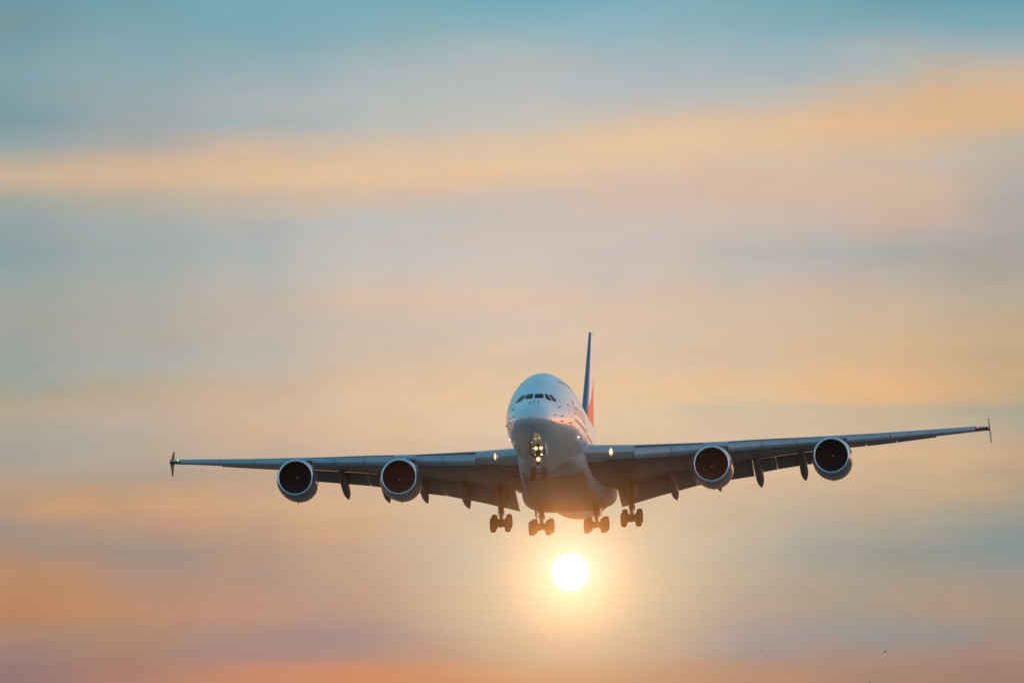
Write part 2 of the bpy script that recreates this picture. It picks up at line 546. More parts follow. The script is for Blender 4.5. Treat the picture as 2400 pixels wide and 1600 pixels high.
# ---- fuselage
FY = [0.0, 0.12, 0.45, 1.0, 2.0, 3.2, 4.2, 5.0, 6.0, 7.5, 9.0, 11.0, 13.0, 15.5, 18.0, 40.0, 46.0, 50.0, 55.0, 60.0, 65.0, 69.0, 71.5]
FT = [-2.25, -1.95, -1.62, -1.22, -.62, -.03, 0.52, 0.97, 1.47, 2.28, 2.97, 3.66, 4.04, 4.20, 4.20, 4.20, 4.20, 4.16, 3.98, 3.72, 3.42, 3.15, 2.75]
FB = [-2.27, -2.58, -2.86, -3.10, -3.38, -3.58, -3.71, -3.79, -3.88, -3.99, -4.08, -4.14, -4.19, -4.20, -4.20, -4.20, -4.18, -3.75, -2.75, -1.45, 0.0, 1.2, 2.15]
FW = [0.02, 0.50, 0.96, 1.32, 1.68, 1.95, 2.13, 2.27, 2.46, 2.76, 3.00, 3.28, 3.45, 3.54, 3.57, 3.57, 3.52, 3.35, 2.90, 2.30, 1.55, 0.90, 0.30]
fT, fB, fW = pchip(FY, FT), pchip(FY, FB), pchip(FY, FW)
fN = lerp_table([(0, 1.9), (2, 1.75), (5, 1.62), (9, 1.75), (14, 1.95), (20, 2.0), (72, 2.0)])


def fus_zc(y):
    t, b = fT(y), fB(y)
    return b + (t - b) * 0.44


def fus_pt(y, th):
    t, b, w, zc, n = fT(y), fB(y), fW(y), fus_zc(y), fN(y)
    c, s = math.cos(th), math.sin(th)
    e = 2.0 / (n if s > 0 else 2.05)
    x = w * math.copysign(abs(c) ** e, c)
    z = zc + ((t - zc) if s > 0 else (zc - b)) * math.copysign(abs(s) ** e, s)
    return (x, y, z)


def fus_x(y, z):
    t, b, w, zc = fT(y), fB(y), fW(y), fus_zc(y)
    if z >= zc:
        n, r = fN(y), (z - zc) / (t - zc)
    else:
        n, r = 2.05, (zc - z) / (zc - b)
    r = min(r, 1.0)
    return w * (1 - r ** n) ** (1 / n)


def fus_y(x, z, lo=0.0, hi=20.0):
    """how far back the nose surface is at a point of the front view"""
    def inside(y):
        t, b = fT(y), fB(y)
        return b < z < t and fus_x(y, z) > abs(x)
    for _ in range(50):
        m = (lo + hi) / 2
        if inside(m):
            hi = m
        else:
            lo = m
    return hi


def fus_n(y, z, sgn):
    e = 0.02
    def P(y, z):
        return Vector((sgn * fus_x(y, z), y, z))
    a = P(y + e, z) - P(y - e, z)
    b = P(y, z + e) - P(y, z - e)
    n = a.cross(b)
    if n.x * sgn < 0:
        n = -n
    return n.normalized()


def front_n(x, z):
    e = 0.03
    def P(x, z):
        return Vector((x, fus_y(x, z), z))
    n = (P(x + e, z) - P(x - e, z)).cross(P(x, z + e) - P(x, z - e))
    if n.y > 0:
        n = -n
    return n.normalized()


ys = [0.0, 0.03, 0.08, 0.15, 0.28, 0.45, 0.7] + [1 + 0.25 * i for i in range(60)] + [16 + i for i in range(30)] + [46 + 0.8 * i for i in range(32)] + [71.5]
ths = [2 * math.pi * k / 112 for k in range(112)]
mb = MB()
mb.loft([[fus_pt(y, t) for t in ths] for y in ys])
fus = mb.build('fuselage', M['white'], plane, angle=60)

# ---- belly fairing
BY = [16.0, 18.0, 20.0, 22.0, 25.0, 29.0, 33.0, 36.0, 38.0, 40.0, 42.0, 44.0, 46.0]
BB = [-4.05, -4.18, -4.38, -4.65, -4.98, -5.22, -5.26, -5.18, -4.97, -4.62, -4.20, -3.80, -3.4]
BW = [2.30, 2.75, 3.10, 3.28, 3.45, 3.65, 3.95, 4.30, 4.50, 4.45, 4.10, 3.7, 3.2]
bB, bW = pchip(BY, BB), pchip(BY, BW)
mb = MB()
loops = []
for y in [16.0, 16.6, 17.2, 18, 19, 20, 20.3, 20.6, 21, 22] + [23 + 0.75 * i for i in range(31)]:
    w, b = bW(y), bB(y)
    top = -1.6
    lp = []
    for k in range(64):
        t = 2 * math.pi * k / 64
        c, s = math.cos(t), math.sin(t)
        n = 3.2 if s < 0 else 2.0
        zc = -2.75
        x = w * math.copysign(abs(c) ** (2 / n), c)
        z = zc + ((top - zc) if s > 0 else (zc - b)) * math.copysign(abs(s) ** (2 / n), s)
        lp.append((x, y, z))
    loops.append(lp)
mb.loft(loops)
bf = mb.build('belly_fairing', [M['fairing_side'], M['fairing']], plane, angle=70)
for p in bf.data.polygons:              # downward faces take the browner colour, the rest keep the side colour
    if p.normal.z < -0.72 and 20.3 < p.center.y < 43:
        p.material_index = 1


# ---- things lying on the fuselage skin
def decal_front(name, poly, mats, parent, lift=0.012, sub=3, mirror=False):
    """a plate that follows the nose, its outline given in the front view (x, z)"""
    bm = bmesh.new()
    vs = [bm.verts.new((x * (-1 if mirror else 1), 0, z)) for x, z in poly]
    bm.faces.new(vs)
    bmesh.ops.triangulate(bm, faces=bm.faces)
    bmesh.ops.subdivide_edges(bm, edges=bm.edges, cuts=sub, use_grid_fill=True)
    for v in bm.verts:
        x, z = v.co.x, v.co.z
        n = front_n(x, z)
        v.co = Vector((x, fus_y(x, z), z)) + n * lift
    bmesh.ops.recalc_face_normals(bm, faces=bm.faces)
    me = bpy.data.meshes.new(name)
    bm.to_mesh(me)
    bm.free()
    me.materials.append(mats)
    me.polygons.foreach_set('use_smooth', [True] * len(me.polygons))
    o = bpy.data.objects.new(name, me)
    col.objects.link(o)
    o.parent = parent
    so = o.modifiers.new('thickness', 'SOLIDIFY')
    so.thickness = 0.02
    so.offset = -1
    return o


def shrink(poly, d):
    cx = sum(p[0] for p in poly) / len(poly)
    cz = sum(p[1] for p in poly) / len(poly)
    return [(cx + (x - cx) * (1 + d), cz + (z - cz) * (1 + d)) for x, z in poly]


WINDOWS = [
    [(.07, .52), (.72, .665), (.88, .215), (.75, .09), (.12, -.02)],
    [(.87, .67), (1.13, .67), (1.505, .03), (1.44, -.02), (1.33, -.01), (1.05, .13)],
    [(1.23, .73), (1.40, .72), (1.88, .15), (1.84, .07), (1.64, 0.0)],
]
for w in WINDOWS:
    for mir in (False, True):
        decal_front('cockpit_window', w, M['glass'], fus, 0.014, 3, mir)


def side_strip(mb, pts, width, sgn, lift=0.012):
    """a thin line drawn along the fuselage side through (y, z) points"""
    for (y0, z0), (y1, z1) in zip(pts[:-1], pts[1:]):
        n = max(1, int(math.hypot(y1 - y0, z1 - z0) / 0.4))
        dy, dz = y1 - y0, z1 - z0
        l = math.hypot(dy, dz)
        py, pz = -dz / l * width / 2, dy / l * width / 2
        vs = []
        for i in range(n + 1):
            y, z = y0 + dy * i / n, z0 + dz * i / n
            for s in (-1, 1):
                yy, zz = y + py * s, z + pz * s
                nn = fus_n(yy, zz, sgn)
                vs.append(Vector((sgn * fus_x(yy, zz), yy, zz)) + nn * lift)
        mb.add(vs, [(2 * i, 2 * i + 1, 2 * i + 3, 2 * i + 2) for i in range(n)])


def door(y0, y1, z0, z1, sgn):
    mb = MB()
    r = 0.15
    side_strip(mb, [(y0, z0 + r), (y0, z1 - r), (y0 + r, z1), (y1 - r, z1), (y1, z1 - r), (y1, z0 + r), (y1 - r, z0), (y0 + r, z0), (y0, z0 + r)], 0.07, sgn)
    return mb.build('cabin_door', M['seam'], fus, smooth=False)


for sgn in (-1, 1):
    door(8.3, 9.4, -1.75, 0.25, sgn)
    door(15.0, 16.1, 1.55, 3.2, sgn)
    door(17.6, 18.7, -1.95, -0.45, sgn)


def cabin_window(mb, y, z, sgn):
    n = fus_n(y, z, sgn)
    p = Vector((sgn * fus_x(y, z), y, z)) + n * 0.012
    ty = Vector((0, 1, 0)) - n * n.y
    ty.normalize()
    tz = n.cross(ty).normalized()
    vs = [p + ty * 0.14 * math.cos(a) * 1.0 + tz * 0.19 * math.sin(a) for a in [2 * math.pi * k / 12 for k in range(12)]]
    mb.add(vs, [tuple(range(12))])


for sgn in (1, -1):
    spots = [(10.2 + 0.56 * i, -0.95) for i in range(48)] + [(10.6 + 0.56 * i, 2.72) for i in range(48)]
    spots = [(y, z) for y, z in spots if not any(abs(y - d) < 0.85 for d in ((15.55, 18.15)) if (d == 15.55) == (z > 1))]
    if sgn == 1:
        for y, z in spots:
            mb = MB()
            cabin_window(mb, y, z, sgn)
            mb.build('cabin_window', M['glass'], fus, smooth=False)
    else:
        mb = MB()
        for y, z in spots:
            cabin_window(mb, y, z, sgn)
        o = mb.build('cabin_window_row', M['glass'], fus, smooth=False)
        o['kind'] = 'stuff'


def lettering(text, y0, z0, size, sgn):
    cu = bpy.data.curves.new('lettering', 'FONT')
    cu.body = text
    cu.size = size
    cu.resolution_u = 3
    tmp = bpy.data.objects.new('lettering_curve', cu)
    col.objects.link(tmp)
    bpy.context.view_layer.update()
    me = bpy.data.meshes.new_from_object(tmp.evaluated_get(bpy.context.evaluated_depsgraph_get()))
    bpy.data.objects.remove(tmp)
    bm = bmesh.new()
    bm.from_mesh(me)
    bmesh.ops.triangulate(bm, faces=bm.faces)
    for _ in range(2):
        bmesh.ops.subdivide_edges(bm, edges=[e for e in bm.edges if e.calc_length() > 0.35], cuts=1)
        bmesh.ops.triangulate(bm, faces=[f for f in bm.faces if len(f.verts) > 3])
    xs = [v.co.x for v in bm.verts]
    wid = max(xs) - min(xs)
    for v in bm.verts:
        s = v.co.x if sgn == 1 else wid - v.co.x
        y, z = y0 + s, z0 + v.co.y
        v.co = Vector((sgn * fus_x(y, z), y, z)) + fus_n(y, z, sgn) * 0.03
    bm.to_mesh(me)
    bm.free()
    me.name = 'lettering'
    me.materials.clear()
    me.materials.append(M['gold'])
    o = bpy.data.objects.new('lettering', me)
    col.objects.link(o)
    o.parent = fus
    o['label'] = 'gold airline name lettering along the fuselage side'


lettering('Emirates', 10.3, -0.35, 1.9, 1)
lettering('Emirates', 10.3, -0.35, 1.9, -1)

# small probes and vents on the nose: (x, z) of the front view, length, tilt
PROBES = [(-.2, -.66, .12), (.14, -.54, .12), (.53, -.62, .12), (-2.13, -.52, .18), (2.13, -.52, .18), (-2.41, -1.36, .28), (2.38, -1.37, .28),
          (-2.43, -1.80, .28), (2.37, -1.84, .20), (-1.78, -1.80, .2), (1.93, -1.66, .2), (-3.09, -1.35, .25), (2.9, -1.51, .30)]
for x, z, ln in PROBES:
    y = fus_y(x, z)
    n = front_n(x, z)
    p = Vector((x, y, z))
    mb = MB()
    back = Vector((0, -1, 0))
    mb.tube([p - n * 0.03, p + n * 0.10, p + n * 0.13 + back * ln], [0.05, 0.045, 0.03], 8)
    mb.build('probe', M['dark'], fus)


def lamp(name, p, d, r, parent, halo=2.0, core=None, sy=1.0):
    """a lit lamp: round lens and an emissive ring imitating its glow, facing d"""
    p, d = Vector(p), Vector(d).normalized()
    q = d.to_track_quat('Z', 'Y').to_matrix()
    mb = MB()
    seg = 20
    def ring(rad, off):
        return [p + q @ Vector((rad * math.cos(2 * math.pi * k / seg), rad * sy * math.sin(2 * math.pi * k / seg), off)) for k in range(seg)]
    mb.loft([ring(r, 0.0), ring(r, 0.03), ring(r * 0.8, 0.06), ring(r * 0.3, 0.075)], mi=0)
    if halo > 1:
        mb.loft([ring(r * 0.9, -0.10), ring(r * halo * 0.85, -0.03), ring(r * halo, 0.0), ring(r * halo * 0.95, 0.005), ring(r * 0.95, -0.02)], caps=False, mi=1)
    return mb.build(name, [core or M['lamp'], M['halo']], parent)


# lamps on the fuselage shoulders
for sgn in (-1, 1):
    y, z = 13.2, -2.05
    n = fus_n(y, z, sgn)
    lamp('taxi_lamp', Vector((sgn * fus_x(y, z), y, z)) + n * 0.03, (sgn * 0.5, -1, -0.1), 0.08, fus, 1.0, M['lamp_dim'])

# ---- wings
leY = lambda x: 20.5 + (abs(x) - 3.57) * 0.757
leZ = lerp_table([(2.5, -1.95), (3.5, -1.86), (7.4, -1.47), (13.2, -.63), (15.7, -.26), (18.7, .21), (23.1, .82), (29.6, 1.82), (34, 2.55), (38.7, 3.32), (39.7, 3.40)])
teY = lambda x: 39.5 + (abs(x) - 3.57) * 0.22 if abs(x) < 14 else 41.8 + (abs(x) - 14) * 0.39
teZ = lerp_table([(2.5, -3.0), (3.5, -2.9), (9, -1.75), (14, -.65), (20, .62), (26, 1.70), (31, 2.38), (35, 2.98), (39.7, 3.66)])
tc_ = lerp_table([(2.5, .135), (9, .125), (14, .11), (26, .095), (39.7, .085)])
slH = lerp_table([(3.5, 1.15), (7.5, 1.0), (13.5, .92), (20, .78), (26, .70), (38, .50)])
SLATS = [(7.47, 10.80), (10.84, 13.60), (15.90, 18.95), (18.99, 22.08), (22.12, 24.45), (26.65, 30.68), (30.72, 34.38), (34.42, 38.60)]
FLAPS = [(4.90, 12.06), (12.08, 17.46), (17.50, 19.64), (19.66, 26.30)]
AILS = [(26.45, 28.08), (28.16, 30.95), (31.02, 34.75)]
S_TAIL = 0.75


def naca(s):
    return 5 * (0.2969 * math.sqrt(s) - 0.1260 * s - 0.3516 * s * s + 0.2843 * s ** 3 - 0.1036 * s ** 4)


def wing_pt(x, s, up):
    yl, zl, yt, zt = leY(x), leZ(x) - 0.33 * slH(x), teY(x), teZ(x)
    c = yt - yl
    th = naca(s) * tc_(x) * c
    return yl + s * c, zl + (zt - zl) * s + (th * 1.05 if up else -th * 0.95)


def wing_loop(x, sgn, s0, s1):
    pts = []
    ss = [s0 + (s1 - s0) * (1 - math.cos(math.pi * 0.5 * k / 14)) for k in range(15)]
    for s in reversed(ss):
        y, z = wing_pt(x, s, True)
        pts.append((sgn * x, y, z))
    for s in ss[1:] if s0 <= 0.001 else ss:
        y, z = wing_pt(x, s, False)
        pts.append((sgn * x, y, z))
    if s0 <= 0.001:
        pts.insert(15, (sgn * x, pts[14][1], pts[14][2] - 0.02))
    return pts


def xs_range(a, b, step=1.2):
    n = max(1, int(math.ceil((b - a) / step)))
    return [a + (b - a) * i / n for i in range(n + 1)]


def build_wing(sgn):
    mb = MB()
    cuts = sorted(set([2.0, 39.55] + [e for p in SLATS for e in p] + [FLAPS[0][0], AILS[-1][1]]))
    segs = list(zip(cuts[:-1], cuts[1:]))
    loops = []
    for a, b in segs:
        mid = (a + b) / 2
        slat = any(p[0] <= mid <= p[1] for p in SLATS)
        tail = FLAPS[0][0] <= mid <= AILS[-1][1]
        s0 = 0.035 if slat else 0.0
        s1 = S_TAIL if tail else 1.0
        for x in xs_range(a + 0.002, b - 0.002):
            loops.append(wing_loop(x, sgn, s0, s1))
    mb.loft(loops)
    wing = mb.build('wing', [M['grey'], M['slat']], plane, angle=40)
    for p in wing.data.polygons:          # bare leading edge where no slat covers it
        xc, yc = abs(p.center.x), p.center.y
        if not any(a < xc < b for a, b in SLATS) and yc - leY(xc) < 0.045 * (teY(xc) - leY(xc)):
            p.material_index = 1

    # slats: drooped leading edge segments
    prof = [(1.55, .03), (1.0, .10), (0.55, .07), (0.26, -.04), (0.09, -.22), (0.0, -.48), (0.04, -.74), (0.18, -.97), (0.30, -1.02), (0.30, -.92),
            (0.22, -.70), (0.30, -.42), (0.60, -.16), (1.55, -.02)]
    for a, b in SLATS:
        m2 = MB()
        lp = []
        for x in xs_range(a + 0.012, b - 0.012, 0.8):
            h = slH(x)
            lp.append([(sgn * x, leY(x) + p * h, leZ(x) - 0.02 + q * h) for p, q in prof])
        m2.loft(lp)
        m2.build('slat', M['slat'], wing, angle=40)

    # flaps and ailerons
    def surface(name, a, b, tefun, nose_drop, s_nose, thick, mat_):
        m2 = MB()
        lp = []
        for x in xs_range(a + 0.01, b - 0.01, 1.0):
            yl, zl = wing_pt(x, s_nose, False)
            zl -= nose_drop
            yt, zt = tefun(x)
            c = math.hypot(yt - yl, zt - zl)
            dy, dz = (yt - yl) / c, (zt - zl) / c
            ss = [0.5 * (1 - math.cos(math.pi * k / 10)) for k in range(11)]
            up = [(s * c, naca(s) * thick * c) for s in ss]
            dn = [(s * c, -naca(s) * thick * c * 0.6) for s in ss]
            pts = [(sgn * x, yl + p * dy - q * dz, zl + p * dz + q * dy) for p, q in list(reversed(up)) + dn[1:-1]]
            lp.append(pts)
        m2.loft(lp)
        return m2.build(name, mat_, wing, angle=40)

    ftz = {0: lerp_table([(4.7, -4.45), (9.02, -3.14), (9.76, -2.97), (12.1, -2.32)]),
           1: lerp_table([(12.1, -2.34), (15.5, -1.70), (17.4, -1.36)]),
           2: lerp_table([(17.5, -1.12), (18.2, -.96), (19.7, -.62)]),
           3: lerp_table([(19.7, -.62), (22.9, -.02), (26.3, .60)])}
    for i, (a, b) in enumerate(FLAPS):
        f = ftz[i]
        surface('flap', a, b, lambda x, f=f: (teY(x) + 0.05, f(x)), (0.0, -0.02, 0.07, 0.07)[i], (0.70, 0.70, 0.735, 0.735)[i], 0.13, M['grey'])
    az_ = lerp_table([(26.4, 1.62), (29.25, 1.98), (30.95, 2.24), (34.6, 2.83)])
    for a, b in AILS:
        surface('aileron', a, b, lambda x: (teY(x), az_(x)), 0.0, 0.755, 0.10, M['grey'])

    # flap track fairings (canoes)
    for x, tip_y, tip_z, rad in ((10.0, 42.4, -3.52, .40), (14.14, 43.4, -2.68, .37), (18.0, 45.0, -2.2, .40), (22.15, 46.8, -1.42, .39)):
        m2 = MB()
        y0, z0 = wing_pt(x, 0.42, False)
        lp = []
        n = 22
        for k in range(n + 1):
            t = k / n
            y = y0 + (tip_y - y0) * t
            zline = z0 + (tip_z - z0) * (t ** 1.35)
            r = rad * (min(1, t / 0.35) ** 0.6 if t < 0.35 else 1.0) * (1.0 if t < 0.72 else max(0.04, 1 - ((t - 0.72) / 0.28) ** 1.7))
            hgt = 1.45
            lp.append([(sgn * (x + r * math.cos(a)), y, zline + r * hgt * math.sin(a) + 0.30 * (1 - t)) for a in [2 * math.pi * i / 16 for i in range(16)]])
        m2.loft(lp)
        m2.build('flap_track_fairing', M['grey'], wing, angle=60)

    # wing tip: dark cap, fence, navigation light
    m2 = MB()
    lp = []
    for x, k in ((39.53, 1.0), (39.75, .86), (39.88, .55)):
        base = wing_loop(39.5, sgn, 0.0, 1.0)
        cy = sum(p[1] for p in base) / len(base)
        cz = sum(p[2] for p in base) / len(base)
        lp.append([(sgn * x, cy + (p[1] - cy) * k + (1 - k) * 1.2, cz + (p[2] - cz) * k) for p in base])
    m2.loft(lp)
    m2.build('wing_tip', M['dark'], wing, angle=40)
    m2 = MB()
    out = [(48.9, 0.03), (50.0, .50), (50.95, 1.33), (51.35, 1.36), (51.6, .60), (51.75, 0.0), (51.6, -.5), (51.45, -1.06), (51.1, -1.04), (50.2, -.45)]
    zt0 = 3.42
    A = [(sgn * (39.86 - 0.11 * (z / 1.3) - 0.035), y, z + zt0) for y, z in out]
    B = [(sgn * (39.86 - 0.11 * (z / 1.3) + 0.035), y, z + zt0) for y, z in out]
    m2.loft([A, B])
    m2.build('wingtip_fence', M['dark'], wing, smooth=False, bevel=0.02)
    lamp('navigation_light', (sgn * 38.85, leY(38.85) - 0.05, leZ(38.85) - 0.12), (sgn * 0.2, -1, -0.1), 0.075, wing, 1.0, M['redlamp'] if sgn > 0 else M['green'])
    # landing lights in the wing root
    lx = 5.45
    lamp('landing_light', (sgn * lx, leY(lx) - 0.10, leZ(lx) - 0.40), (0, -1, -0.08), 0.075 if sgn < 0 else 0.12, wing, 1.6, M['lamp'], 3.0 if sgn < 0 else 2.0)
    return wing


for sgn in (-1, 1):
    build_wing(sgn)

# ---- engines
def build_engine(x, y, z, name='engine'):
    c = (x, y, z)
    mb = MB()
    mb.lathe([(0.16, 1.72), (0.5, 1.83), (1.1, 1.92), (1.9, 1.95), (2.8, 1.92), (3.8, 1.80), (4.7, 1.62), (5.3, 1.47), (5.3, 1.40), (4.0, 1.35)], c, seg=72, mi=0)
    mb.lathe([(4.0, 1.2), (5.2, 1.12), (6.2, .90), (7.0, .66), (7.0, .55), (6.6, .5), (7.6, .25), (8.0, .05)], c, seg=48, mi=1)
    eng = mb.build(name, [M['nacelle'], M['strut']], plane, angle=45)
    mb = MB()
    mb.lathe([(0.18, 1.725), (0.08, 1.69), (0.02, 1.645), (0.0, 1.60), (0.03, 1.555), (0.10, 1.52), (0.22, 1.50)], c, seg=72)
    mb.build('inlet_lip', M['lip'], eng, angle=80)
    mb = MB()
    mb.lathe([(0.22, 1.499), (0.7, 1.46), (1.35, 1.48), (1.75, 1.48)], c, seg=64)
    mb.lathe([(1.70, 1.48), (1.72, 0.3)], c, seg=64)
    mb.build('intake_duct', M['duct'], eng)
    mb = MB()
    for k in range(24):
        a = 2 * math.pi * k / 24
        lp = []
        for r, tw, ch in ((0.42, .9, .16), (0.8, .65, .20), (1.2, .42, .22), (1.46, .25, .20)):
            ca, sa = math.cos(a + (r - .42) * .18), math.sin(a + (r - .42) * .18)
            rad = Vector((ca, 0, sa))
            tan = Vector((-sa, 0, ca))
            d = tan * math.cos(tw) + Vector((0, 1, 0)) * math.sin(tw)
            nn = tan * -math.sin(tw) + Vector((0, 1, 0)) * math.cos(tw)
            p = Vector(c) + Vector((0, 1.42, 0)) + rad * r
            lp.append([p - d * ch, p + nn * .015, p + d * ch, p - nn * .015])
        mb.loft(lp)
    mb.build('fan', M['fan'], eng)
    mb = MB()
    mb.lathe([(0.82, .01), (0.86, .10), (0.98, .22), (1.15, .33), (1.35, .41), (1.5, .43)], c, seg=32, mi=0)
    # white swirl mark
    vs, fs = [], []
    rng = random.Random(int(x * 10))
    ph = rng.uniform(0, 6.28)
    for k in range(13):
        a = ph + k * 0.13
        r0 = 0.06 + 0.016 * k
        for r in (r0, r0 + 0.085 * math.sin(math.pi * (k + 1) / 14) + 0.01):
            rr = min(r, .40)
            yy = 0.82 + 0.62 * (rr / .43) ** 1.75 - 0.03
            vs.append((c[0] + rr * math.cos(a), c[1] + yy, c[2] + rr * math.sin(a)))
    fs = [(2 * i, 2 * i + 1, 2 * i + 3, 2 * i + 2) for i in range(12)]
    mb.add(vs, fs, 1)
    mb.build('spinner', [M['fan'], M['mark']], eng)
    mb = MB()
    mb.add([(x - .03, y + 1.6, z - 1.90), (x + .03, y + 1.6, z - 1.90), (x + .03, y + 2.2, z - 1.90), (x - .03, y + 2.2, z - 1.90),
            (x - .02, y + 2.15, z - 2.18), (x + .02, y + 2.15, z - 2.18), (x + .02, y + 2.35, z - 2.18), (x - .02, y + 2.35, z - 2.18)],
           [(0, 3, 2, 1), (4, 5, 6, 7), (0, 1, 5, 4), (1, 2, 6, 5), (2, 3, 7, 6), (3, 0, 4, 7)])
    mb.build('drain_mast', M['dark'], eng, smooth=False)
    # strake on the inboard shoulder
    s = -1 if x > 0 else 1
    mb = MB()
    a = R(42)
    nx, nz = s * math.cos(a), math.sin(a)
    r0 = 1.90
    pts = [(1.3, r0 - .05), (1.9, r0 + .28), (2.7, r0 + .34), (2.9, r0 - .05)]
    tx, tz = -nz, nx
    mb.loft([[(x + nx * r + tx * t, y + yy, z + nz * r + tz * t) for yy, r in pts] for t in (-.025, .025)])
    mb.build('strake', M['nacelle'], eng, smooth=False)
    # pylon
    xa = abs(x)
    wy, wz = leY(xa), leZ(xa)
    mb = MB()
    lp = []
    for t, wdt in ((0.0, .03), (.12, .17), (.35, .26), (.7, .30), (1.0, .26)):
        yy = (y + 1.1) + (wy + 4.2 - (y + 1.1)) * t
        zb = z + 1.35
        zt = z + 1.86 + (wz - 0.10 - (z + 1.86)) * min(1, t * 1.9) ** 1.15
        zt = min(zt, wz - .05) if t > .6 else zt
        lp.append([(x - wdt, yy, zb), (x + wdt, yy, zb), (x + wdt, yy, zt - .08), (x + wdt * .5, yy, zt), (x - wdt * .5, yy, zt), (x - wdt, yy, zt - .08)])
    mb.loft(lp)
    mb.build('pylon', M['nacelle'], eng, angle=50)
    return eng


for sgn in (-1, 1):
    build_engine(sgn * 14.72, 23.36, -3.34)
    build_engine(sgn * 25.52, 31.55, -1.61)

# ---- tail
def airfoil_section(c0, c1, t, n=20):
    """closed loop of (chord position, half thickness) between two chord ends"""
    ss = [0.5 * (1 - math.cos(math.pi * k / n)) for k in range(n + 1)]
    return [(s, naca(s) * t) for s in ss]


mb = MB()
sec = airfoil_section(0, 1, 0.095, 28)
zs = [3.2 + (17.7 - 3.2) * k / 40 for k in range(41)]
n = len(sec)


def fin_geo(z):
    t = (z - 4.0) / 13.7
    le = 53.5 + (66.3 - 53.5) * t - (1.6 * (1 - t) ** 4 if t < 1 else 0)
    te = 66.0 + (70.2 - 66.0) * t
    return le, te


prevL = None
vs, fs, mis = [], [], []
rows = []
for iz, z in enumerate(zs + [17.85]):
    le, te = fin_geo(min(z, 17.7))
    k = 1.0 if z < 17.75 else 0.35
    if z > 17.75:
        le += 0.9
    loop = []
    for side in (1, -1):
        rng_ = range(n) if side == 1 else range(n - 2, 0, -1)
        for i in rng_:
            s, th = sec[i]
            loop.append((side * th * (te - le) * k, le + s * (te - le), z))
    rows.append(loop)
m = len(rows[0])
for a in range(len(rows) - 1):
    for i in range(m):
        j = (i + 1) % m
        ps = [rows[a][i], rows[a][j], rows[a + 1][j], rows[a + 1][i]]
        y = sum(p[1] for p in ps) / 4
        z = sum(p[2] for p in ps) / 4
        le, te = fin_geo(min(z, 17.7))
        fr = (y - le) / (te - le)
        mi = 0
        if fr < 0.085:
            mi = 1
        elif z < 8.3 + (y - 57.5) * (14.3 - 8.3) / (68.4 - 57.5):
            mi = 2
        mb.add(ps, [(0, 1, 2, 3)], mi)
mb.add(rows[-1], [tuple(range(m))], 1)
mb.add(rows[0], [tuple(range(m))], 0)
mb.build('tail_fin', [M['white'], M['teal'], M['red']], plane, angle=60)

for sgn in (-1, 1):
    mb = MB()
    lp = []
    for x in (0.8, 4, 8, 12, 15.1):
        t = x / 15.2
        le, te = 59.0 + 9.3 * t, 69.5 + 2.8 * t
        z = 2.3 + x * 0.13
        th = 0.09
        pts = [(s * (te - le), naca(s) * th * (te - le)) for s in [0.5 * (1 - math.cos(math.pi * k / 10)) for k in range(11)]]
        lp.append([(sgn * x, le + p, z + q) for p, q in reversed(pts)] + [(sgn * x, le + p, z - q) for p, q in pts[1:-1]])
    mb.loft(lp)
    mb.build('tailplane', M['grey'], plane, angle=40)


# ---- landing gear
TYRE = [(-.26, .36), (-.27, .50), (-.25, .61), (-.19, .675), (-.10, .70), (0, .705), (.10, .70), (.19, .675), (.25, .61), (.27, .50), (.26, .36)]


def wheel(parent, c, r=.70, w=.27, name='wheel'):
    k, kw = r / .705, w / .27
    mb = MB()
    mb.lathe([(a * kw, b * k) for a, b in TYRE], c, 'X', 40, 0)
    mb.lathe([(-.20 * kw, .02), (-.20 * kw, .12 * k), (-.13 * kw, .20 * k), (-.14 * kw, .33 * k), (-.26 * kw, .365 * k)], c, 'X', 32, 1)
    mb.lathe([(.20 * kw, .02), (.20 * kw, .12 * k), (.13 * kw, .20 * k), (.14 * kw, .33 * k), (.26 * kw, .365 * k)], c, 'X', 32, 1)
    for s in (-.12, -.04, .04, .12):
        mb.lathe([(s * kw - .012, .703 * k), (s * kw - .008, .709 * k), (s * kw + .008, .709 * k), (s * kw + .012, .703 * k)], c, 'X', 40, 0)
    return mb.build(name, [M['black'], M['strut']], parent, angle=40)


